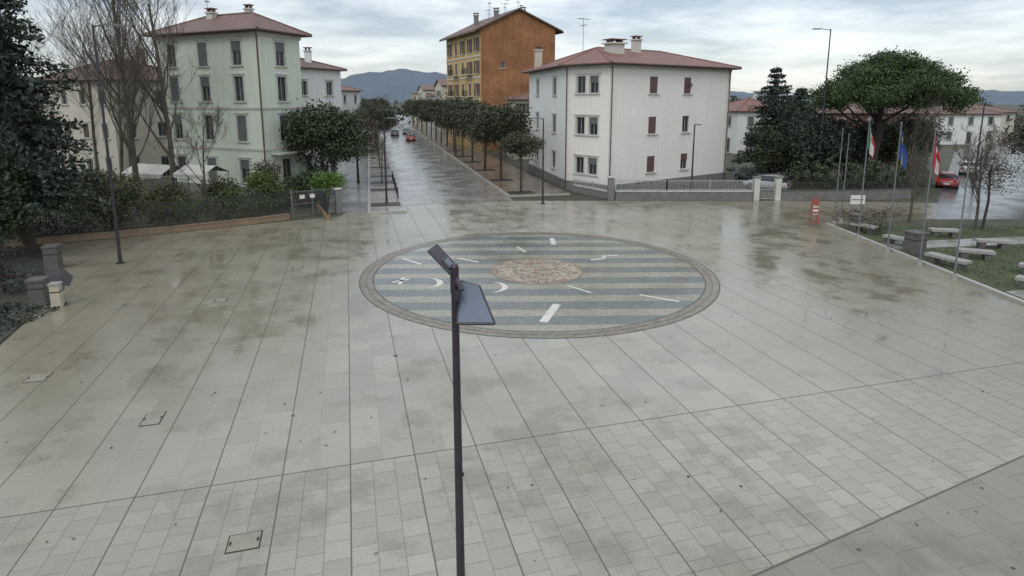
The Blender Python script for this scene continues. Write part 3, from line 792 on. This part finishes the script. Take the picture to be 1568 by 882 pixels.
round_tree('green_shrub', (-14.6, 46.9, 0), 3.0, 1.8, 1.5, 'l_bright', 320, 14, .16, .24, rz=1.2, r0=.06)
round_tree('green_shrub', (-18.9, 45.4, 0), 3.4, 1.9, 1.5, 'l_green', 260, 14, .17, .26, rz=1.5, r0=.06)
round_tree('dark_shrub', (-16.4, 47.6, 0), 3.3, 1.7, 2.1, 'l_oak', 320, 14, .2, .26, rz=1.5, r0=.06)
round_tree('dark_shrub', (-21.9, 45.0, 0), 2.8, 1.5, 1.6, 'l_olive', 220, 13, .17, .26, rz=1.3, r0=.06)
round_tree('dark_shrub', (-25.3, 43.4, 0), 2.9, 1.5, 1.9, 'l_olive', 220, 13, .17, .26, rz=1.3, r0=.06)
def hedge(name, pts, h, w, leaf, dens=22, size=.17):
    L = []
    for i in range(len(pts)-1):
        a, b = Vector(pts[i]), Vector(pts[i+1]); n = max(2, int((b-a).length/.9))
        for k in range(n):
            p = a.lerp(b, (k+.5)/n); hh = h*random.uniform(.6, 1.15)
            L.append((random.uniform(-.3, .3)+p.x-pts[0][0], random.uniform(-.3, .3)+p.y-pts[0][1], hh*.5, random.uniform(.6, .9), w*random.uniform(.8, 1.1), hh*.52))
    return quads_obj(name, foliage(L, len(L)*dens, 12, .17, size, inner=.5), leaf, None, (*pts[0], 0))
hedge('hedge', [(-17.8, 41.6), (-22.2, 38.7), (-27.3, 36.0), (-34, 32.6)], 2.1, .7, 'l_olive')
hedge('hedge', [(-16.5, 44.5), (-22, 42), (-29, 39), (-36, 35)], 2.5, .8, 'l_green', 16)
hedge('hedge', [st(2, -16.5), st(12, -16.5), st(26, -16.5)], 2.3, .8, 'l_oak', 16)
hedge('hedge', [(9, 51.2), (13, 51.8), (16.5, 54)], 1.3, .4, 'l_oak', 14, .14)
hedge('hedge', [(25, 54.3), (30, 53.2), (37, 53.8)], 4.0, 1.2, 'l_oak', 34, .24)
hedge('hedge', [(23, 41.2), (28, 42.8)], .7, .4, 'l_brown', 14, .13)
hedge('hedge', [(22.6, 36.6), (24.5, 38.8)], .9, .5, 'l_oak', 14, .13)
conifer('cedar_tree', (-26.8, 32.5, 0), 15.5, 4.6, 'l_cedar', 2.6, .36, 1.1, .35, .65)
conifer('cedar_tree', (-31.5, 37.5, 0), 14, 4.6, 'l_cedar', 1.5, .36, 1.0, .3, .7)
conifer('cedar_tree', (-22.4, 25.4, 0), 3.0, 1.5, 'l_cedar', .3, .2, .8, .1, .7)
round_tree('dark_laurel', (-27.6, 31.0, 0), 6.2, 3.4, 2.9, 'l_oak', 620, 15, .22, .3, rz=2.9, r0=.15)
round_tree('dark_laurel', (-25.2, 37.0, 0), 4.6, 2.5, 2.0, 'l_olive', 320, 14, .2, .25, rz=2, r0=.1)
for i, (x, y, h, sd, sp) in enumerate(((-28.6, 45.5, 17.0, 3, .55), (-26.2, 46.2, 16.5, 11, .5), (-36, 55, 14, 5, .6), (-43, 62, 14.5, 8, .6), (-40, 50, 13, 21, .6), (-32.5, 51, 12, 33, .6))):
    bare_tree('bare_tree', (x, y, 0), h, sp, sd, .24 if i < 2 else .18, 4, (15, 6, 5, 4) if i < 2 else (12, 6, 5, 4))
for i, (x, y, h, sd) in enumerate(((-22.4, 43.4, 7, 41), (52, 56, 9, 8), (30.3, 38.4, 5.8, 12), (33.5, 37, 6.5, 13), (36, 54, 8, 14), (27.5, 40.8, 4.5, 15))):
    bare_tree('bare_tree', (x, y, 0), h, .65, sd, .1, 4, (9, 5, 5, 4))
# umbrella pine
e = E('umbrella_pine', (35.8, 58, 0)); mb = MB()
lob = []
for i in range(110):
    a = random.uniform(0, 2*math.pi); q = math.sqrt(random.random()); x = 6.3*q*math.cos(a); y = 5.8*q*math.sin(a)
    lob.append((x, y, 12.0-3.5*q**2.1+random.uniform(-.5, .2), random.uniform(.9, 1.5), random.uniform(.9, 1.5), random.uniform(.6, 1.0)))
for i in range(46):
    a = random.uniform(0, 2*math.pi); q = random.uniform(.2, .95); x = 6.0*q*math.cos(a); y = 5.4*q*math.sin(a)
    lob.append((x, y, 10.2-2.6*q**2+random.uniform(-.5, .3), 1.3, 1.3, .9))
mb.tube([(-1, 0, 0), (-.9, 0, 3.5), (-.3, 0, 6.3)], [.5, .42, .36], 10, 'bark')
for l in lob[:16]:
    s = Vector((-.6+random.uniform(-.2, .3), 0, random.uniform(4.9, 6.3))); ee = Vector(l[:3])
    m = s.lerp(ee, .5)+Vector((0, 0, -.3)); mb.tube([s, m, ee], [.15, .10, .04], 6, 'bark')
mb.build('trunk', parent=e)
quads_obj('crown', foliage(lob, 5400, 16, .27, .25, inner=.3, aspect=.42, sz=.6), 'l_pine', e)
conifer('spruce_tree', (26.9, 62.5, 0), 11.8, 4.2, 'l_cedar', 1.0, .32, 1.5, .2, .72)
conifer('spruce_tree', (31.0, 65.5, 0), 9.6, 4.2, 'l_cedar', 1.0, .32, 1.4, .2, .62)
round_tree('dark_laurel', (29.4, 58.5, 0), 8.0, 4.6, 3.9, 'l_cedar', 900, 15, .26, .36, rz=3.4, r0=.2)
round_tree('dark_laurel', (26.4, 60.5, 0), 6.4, 3.6, 2.4, 'l_oak', 400, 15, .22, .3, rz=2.8)
round_tree('dark_laurel', (34.2, 61.5, 0), 7.0, 3.8, 3.6, 'l_cedar', 760, 15, .25, .34, rz=3.2)
round_tree('dark_laurel', (39.6, 61.5, 0), 7.6, 4.2, 3.6, 'l_oak', 760, 15, .25, .34, rz=3.5)
round_tree('brown_tree', (50.0, 56.5, 0), 8.6, 5, 3.8, 'l_brown', 620, 14, .22, .38, rz=3.3, r0=.18)
round_tree('brown_tree', (30.9, 38.6, 0), 5.6, 3.8, 1.8, 'l_brown', 200, 12, .12, .3, rz=1.7, r0=.09)
round_tree('dark_laurel', (55, 60, 0), 7.5, 4.2, 4.2, 'l_oak', 800, 14, .26, .36, rz=3.4)
round_tree('brown_tree', (46.0, 68.5, 0), 7.2, 4.4, 3.2, 'l_brown', 460, 14, .22, .36, rz=2.8)
def belt(name, x0, y0, x1, y1, h, n, leaf, size=.7):
    L = []
    for k in range(n):
        t = (k+.5)/n; hh = h*random.uniform(.65, 1.15)
        L.append((x0+(x1-x0)*t+random.uniform(-3, 3), y0+(y1-y0)*t+random.uniform(-5, 5), hh*.5, random.uniform(2.5, 4.5), random.uniform(2.5, 4.5), hh*.5))
    return quads_obj(name, foliage(L, n*60, 9, .6, size, inner=.6), leaf)
belt('distant_trees', 36, 78, 55, 84, 6.8, 8, 'l_brown', .5); belt('distant_trees', 78, 80, 110, 100, 6.8, 12, 'l_brown', .5)
belt('distant_trees', 20, 128, 150, 150, 8, 26, 'l_oak')
belt('distant_trees', -110, 90, -30, 110, 7, 22, 'l_brown'); belt('distant_trees', -70, 62, -46, 50, 7.5, 10, 'l_oak', .45)
belt('distant_trees', -140, 190, 160, 230, 8, 46, 'l_oak', 1.0); belt('distant_trees', -44, 78, -27, 78, 7, 6, 'l_brown', .5)

# ---------------------------------------------------------------- lamps
mb = MB(); X, Y = -.605, 6.3
mb.tube([(X, Y, .004), (X, Y, .05)], [.2, .2], 20, 'lampm')
mb.tube([(X, Y, .05), (X, Y, .9), (X, Y, .95), (X-.02, Y, 6.55), (X-.02, Y, 6.66)], [.085, .08, .056, .040, .040], 20, 'lampm')
mb.tube([(X-.02, Y, 6.40), (X-.02, Y, 6.70), (X-.02, Y, 6.73)], [.048, .048, .03], 16, 'lampm')
mb.tube([(X, Y, 4.2), (X, Y, 4.22)], [.052, .052], 16, 'lampm')
def plate(pts, th, mt, edge):
    n = (Vector(pts[1])-Vector(pts[0])).cross(Vector(pts[3])-Vector(pts[0])).normalized()*th
    lo = [Vector(p)-n for p in pts]; mb.hexa([*lo, *[Vector(p) for p in pts]], mt)
    for i in range(4):
        a, b = Vector(pts[i]), Vector(pts[(i+1) % 4]); mb.tube([a-n*.5, b-n*.5], [th*.62, th*.62], 6, edge)
plate([(-.575, 6.0, 6.175), (-.185, 6.0, 6.17), (-.36, 6.36, 6.46), (-.565, 6.42, 6.50)], .028, 'lampg', 'lampm')
mb.box((-.59, 6.2, 6.42), (.05, .22, .09), 'lampm')
plate([(-.66, 6.18, 6.66), (-.625, 6.40, 6.70), (-.85, 6.66, 6.855), (-.92, 6.44, 6.84)], .022, 'lampm', 'lampm')
plate([(-.665, 6.25, 6.70), (-.645, 6.36, 6.715), (-.71, 6.46, 6.765), (-.75, 6.34, 6.755)], .03, 'lampg', 'lampm')
mb.tube([(-.62, 6.3, 6.6), (-.69, 6.32, 6.69)], [.035, .03], 8, 'lampm')
mb.tube([(-.6, 6.28, 6.56), (-.54, 6.2, 6.46)], [.03, .03], 8, 'lampm')
mb.build('street_lamp', (X, Y, 0))
def lamp(x, y, h, arm, ang, z0=0.):
    mb = MB(); mb.tube([(x, y, z0), (x, y, z0+.9), (x, y, h)], [.10, .085, .05], 10, 'lampm')
    mb.tube([(x, y, z0), (x, y, z0+.06)], [.2, .2], 10, 'lampm')
    d = Vector((math.cos(ang), math.sin(ang), 0)); p = Vector((x, y, h-.1)); q = p+d*arm+Vector((0, 0, .12))
    mb.tube([p, q], [.035, .03], 6, 'lampm'); c = q+d*.3
    mb.box(tuple(c), (.75, .28, .07), 'lampg', ang); mb.box((c.x, c.y, c.z-.045), (.6, .2, .02), 'signw', ang)
    return mb.build('street_lamp', (x, y, 0))
lamp(-20.4, 30.3, 12.0, .5, .2)
lamp(28.7, 56, 14.6, .9, 3.1)
lamp(2.5, 48.2, 6.9, .35, 3.4); lamp(-10.2, 48.2, 6.9, .35, .2); lamp(*st(36, -9.2), 6.9, .35, .2, .12); lamp(*st(40, 1.), 6.9, .35, 3.4, .12)
lamp(15.3, 50.7, 6.3, .25, -1.4)
lamp(45, 58, 8, .6, 2.8)
def flagpole(x, y, h, cols, seed):
    e = E('flagpole', (x, y, 0)); mb = MB()
    mb.tube([(0, 0, 0), (0, 0, .25)], [.14, .12], 12, 'stone'); mb.tube([(0, 0, .2), (0, 0, h)], [.045, .026], 10, 'galv')
    mb.tube([(0, 0, h), (0, 0, h+.05), (0, 0, h+.1)], [.03, .06, .02], 8, 'galv'); mb.build('pole', parent=e)
    if cols:
        R = random.Random(seed); f = MB(); nu, nv = 18, 16; ks = [f.mi(c) for c in cols]; ph = R.uniform(0, 6)
        for i in range(nu+1):
            for j in range(nv+1):
                u, v = i/nu, j/nv
                f.v.append((.04+.42*u*(.45+.65*math.sin(v*2.2))+.05*math.sin(9*u+ph+v*2), .12*math.sin(u*12+ph+v*1.5)*(.4+v*.6), h-.25-1.5*v-.95*u*(1-.15*v)))
        for i in range(nu):
            for j in range(nv):
                a = i*(nv+1)+j; f.f.append((a, a+1, a+nv+2, a+nv+1)); f.m.append(ks[min(len(ks)-1, int(i/nu*len(ks)))])
        f.build('flag', parent=e, smooth=True)
flagpole(21.25, 36, 7.3, ['fg', 'fw', 'fr'], 1); flagpole(21.1, 32.8, 7.1, ['fb', 'fb', 'fy', 'fb', 'fb'], 2); flagpole(21.1, 30.1, 6.9, ['fr', 'fr', 'fw', 'fr', 'fr'], 3); flagpole(21.0, 27.5, 6.2, None, 4)
flagpole(21.9, 40.0, 6.4, None, 5); flagpole(22.9, 41.0, 6.0, None, 6)

# ---------------------------------------------------------------- street furniture
def bench(x, y, rz, L=1.9, mt='stone', h=.5):
    mb = MB(); ca, sa = math.cos(rz), math.sin(rz)
    for q in (-L*.32, L*.32): mb.box((x+q*ca, y+q*sa, (h-.14)/2), (.3, .5, h-.14), 'stoned', rz)
    mb.box((x, y, h-.07), (L, .62, .14), mt, rz); mb.box((x, y, h-.15), (L-.1, .52, .02), 'stoned', rz)
    return mb.build('stone_bench', (x, y, 0))
bench(22.3, 29.8, -1.2, 2.0); bench(22.6, 34.2, -1.1, 1.6); bench(25.6, 27.9, -.9); bench(23.6, 25.8, -.9, 1.7); bench(27.5, 33.5, -.3, 1.6); bench(26.8, 36.4, -.2, 1.6); bench(24.8, 31.2, -.4, 1.6); bench(22.6, 37.7, -1.1, 1.6)
def pillar(name, x, y, w, h, mt, cap='stone'):
    mb = MB(); mb.box((x, y, h/2), (w, w, h), mt, .3); mb.box((x, y, h+.04), (w*1.18, w*1.18, .08), cap, .3)
    mb.box((x, y, .06), (w*1.15, w*1.15, .12), mt, .3); mb.box((x, y, h*.7), (w*1.02, w*1.02, .05), 'grate', .3); return mb.build(name, (x, y, 0))
pillar('stone_pillar', 22.2, 32.2, .75, 1.2, 'stoned', 'stoned'); pillar('stone_pillar', 22.4, 38.3, .6, 1.0, 'stoned', 'stoned')
pillar('stone_bollard', -18.75, 23.7, .34, .95, 'beige'); pillar('stone_pillar', -19.7, 24.0, .55, 1.05, 'stoned', 'stoned'); pillar('stone_pillar', -23.1, 29.3, .6, 1.15, 'stoned', 'stoned')
mb = MB()
for q in (-.4, .4): mb.tube([(23.1+q, 39.6, 0), (23.1+q, 39.6, 2.1)], [.03, .03], 8, 'galv')
mb.box((23.1, 39.57, 1.8), (.95, .04, .6), 'signw'); mb.box((23.1, 39.545, 1.8), (.8, .01, .06), 'stoned'); mb.build('information_sign', (23.1, 39.6, 0))
mb = MB(); bx, by = 20.4, 39.8
for q in (-.24, .24):
    mb.tube([(bx+q, by-.2, 0), (bx+q*.8, by, 1.9)], [.028, .024], 8, 'red'); mb.tube([(bx+q, by+.2, 0), (bx+q*.8, by, 1.9)], [.028, .024], 8, 'red')
for z, w in ((.28, .5), (1.88, .42)): mb.box((bx, by-.2+z*.1, z), (w, .04, .07), 'red')
mb.box((bx, by-.13, 1.05), (.36, .03, .55), 'signw'); mb.box((bx, by-.15, 1.2), (.36, .03, .12), 'red'); mb.box((bx, by-.15, .9), (.36, .03, .12), 'red')
mb.box((bx, by-.06, 1.58), (.34, .03, .3), 'red'); mb.box((bx, by, .03), (.7, .5, .06), 'stoned')
mb.build('folding_barrier', (bx, by, 0))
def manhole(x, y, w, l, rz):
    mb = MB(); mb.box((x, y, .006), (w, l, .012), 'grate', rz); mb.box((x, y, .0125), (w-.05, l-.05, .012), 'manhole', rz)
    ca, sa = math.cos(rz), math.sin(rz)
    for q in (-.40*w, .40*w): mb.box((x+q*ca, y+q*sa, .02), (.04, .1, .006), 'grate', rz)
    mb.build('manhole_cover', (x, y, 0))
for x, y, w, l in ((-5.2, 10.35, .62, .5), (-9.65, 14.9, .5, .7), (-14.6, 17.3, .6, .6), (-12.4, 24.5, .5, .5), (-10.9, 29.5, .5, .5), (-3.9, 18.9, .1, .1)): manhole(x, y, w, l, .265)

# ---------------------------------------------------------------- cars
def car(name, x, y, rz, col, L=4.1, Wd=1.72, H=1.48):
    pm = mat(name+'_paint', col, .25, 2, .05); pm.node_tree.nodes['Principled BSDF'].inputs['Coat Weight'].default_value = .6
    e = E(name, (x, y, 0)); e.rotation_euler[2] = rz; mb = MB(); hw = Wd/2
    S = [(-L/2, .80, .42, .62, .66, .74), (-L/2+.12, .95, .26, .78, .86, .86), (-L/2+.35, 1, .22, .88, 1.0, .84), (-L*.36, 1, .22, .92, H*.93, .68), (-L*.2, 1, .22, .93, H, .70), (L*.02, 1, .22, .92, H*.99, .70),
         (L*.12, 1, .22, .90, H*.92, .69), (L*.27, 1, .22, .88, .97, .82), (L*.42, .97, .24, .76, .82, .84), (L/2-.08, .86, .3, .62, .68, .76), (L/2, .74, .42, .55, .58, .64)]
    k = mb.mi(pm); kg = mb.mi('glass'); n0 = len(mb.v)
    for sx, w, zl, zb, zt, tw in S:
        w *= hw; tw *= hw
        for p in ((-w*.92, zl), (-w, (zl+zb)/2), (-w*.97, zb), (-tw, zt-.03), (-tw*.85, zt), (tw*.85, zt), (tw, zt-.03), (w*.97, zb), (w, (zl+zb)/2), (w*.92, zl)): mb.v.append((sx, p[0], p[1]))
    for i in range(len(S)-1):
        for j in range(10):
            a = n0+i*10+j; b = n0+i*10+(j+1) % 10
            glass = (j in (2, 6) and 2 <= i <= 6) or (j in (3, 4, 5) and i in (2, 6))
            mb.f.append((a, a+10, b+10, b)); mb.m.append(kg if glass else k)
    mb.f.append(tuple(n0+j for j in range(10))); mb.m.append(k); mb.f.append(tuple(n0+(len(S)-1)*10+j for j in range(10))[::-1]); mb.m.append(k)
    mb.build('body', parent=e, smooth=True)
    w = MB()
    for sx in (-L*.31, L*.31):
        for sy in (-1, 1):
            w.tube([(sx, sy*(hw-.2), .31), (sx, sy*(hw+.01), .31)], [.31, .31], 18, 'tyre'); w.tube([(sx, sy*(hw), .31), (sx, sy*(hw+.02), .31)], [.19, .19], 12, 'galv')
    w.build('wheels', parent=e)
    t = MB()
    for sy in (-1, 1):
        t.box((-L/2+.07, sy*hw*.72, .74), (.16, .26, .2), 'tail'); t.box((L/2-.1, sy*hw*.64, .64), (.2, .32, .12), 'head')
        t.box((L*.16, sy*(hw+.06), .95), (.12, .16, .12), pm)
    t.box((-L/2-.01, 0, .5), (.03, .5, .12), 'signw'); t.box((L/2+.0, 0, .42), (.03, .5, .12), 'signw'); t.box((0, 0, .2), (L*.8, Wd*.8, .14), 'tyre')
    t.build('lights_and_trim', parent=e)
    return e
car('parked_silver_car', 23.9, 55.6, 2.4, (.45, .46, .47)); car('parked_dark_car', 24.9, 61.8, 1.9, (.10, .12, .14))
x, y = st(75, -3.2); car('red_car', x, y, math.pi/2+.23, (.30, .035, .035), 3.9)
x, y = st(92, -5.6); car('grey_car', x, y, math.pi/2+.23, (.10, .10, .11))
x, y = st(98, -2.6); car('dark_car', x, y, -math.pi/2+.23, (.05, .05, .06))
x, y = st(48, -13.2); car('silver_parked_car', x, y, math.pi/2+.23, (.35, .36, .37))
car('red_hatchback', 42.3, 57.8, .9, (.26, .04, .04)); car('white_car', 52, 68, .9, (.6, .6, .6))

# ---------------------------------------------------------------- light, sky, camera
w = D.worlds.new("World"); scene.world = w; w.use_nodes = True; nt = w.node_tree; nt.nodes.clear(); k = NT(nt)
el, rot = math.radians(42), math.radians(205)
sky = k.n('ShaderNodeTexSky', sky_type='NISHITA'); sky.sun_disc = False; sky.sun_elevation = el; sky.sun_rotation = rot
bg1 = k.n('ShaderNodeBackground'); nt.links.new(sky.outputs[0], bg1.inputs[0]); bg1.inputs[1].default_value = .05
tc = k.n('ShaderNodeTexCoord').outputs['Generated']
sp = k.n('ShaderNodeSeparateXYZ'); k.set(sp.inputs[0], tc)
zz = k.math('ADD', k.math('MAXIMUM', sp.outputs[2], 0), .13)
cb = k.n('ShaderNodeCombineXYZ'); k.set(cb.inputs[0], k.math('DIVIDE', sp.outputs[0], zz)); k.set(cb.inputs[1], k.math('DIVIDE', sp.outputs[1], zz))
n1 = k.noise(cb.outputs[0], .55, 7, .55); n2 = k.noise(cb.outputs[0], 1.7, 6, .6)
f = k.math('ADD', k.math('MULTIPLY', n1, .7), k.math('MULTIPLY', n2, .3)); f = k.ramp(f, .42, .58)
c = k.mix(f, (.36, .395, .44), (.92, .92, .90))
c = k.mix(k.ramp(sp.outputs[2], 0., .14, .45, 0), c, (.62, .655, .69))
bg2 = k.n('ShaderNodeBackground'); k.set(bg2.inputs[0], c)
k.set(bg2.inputs[1], k.ramp(sp.outputs[2], 0, .9, .80, 1.5))
ad = k.n('ShaderNodeAddShader'); nt.links.new(bg1.outputs[0], ad.inputs[0]); nt.links.new(bg2.outputs[0], ad.inputs[1])
o = k.n('ShaderNodeOutputWorld'); nt.links.new(ad.outputs[0], o.inputs[0])
s = D.lights.new('sun', 'SUN'); s.energy = .65; s.angle = math.radians(25); s.color = (1, .98, .94)
so = D.objects.new('sun', s); scene.collection.objects.link(so)
dv = Vector((math.sin(rot)*math.cos(el), math.cos(rot)*math.cos(el), math.sin(el)))
so.rotation_euler = dv.to_track_quat('Z', 'Y').to_euler()
cam = D.cameras.new('camera'); co = D.objects.new('camera', cam); scene.collection.objects.link(co)
co.location = (0, 0, 8.5); co.rotation_euler = (math.radians(80), 0, 0)
cam.sensor_width = 36; cam.lens = 920/1568*36; cam.shift_y = -129/1568; cam.clip_end = 6000; cam.clip_start = .1
scene.camera = co
scene.view_settings.view_transform = 'Standard'; scene.view_settings.look = 'None'; scene.view_settings.exposure = 0
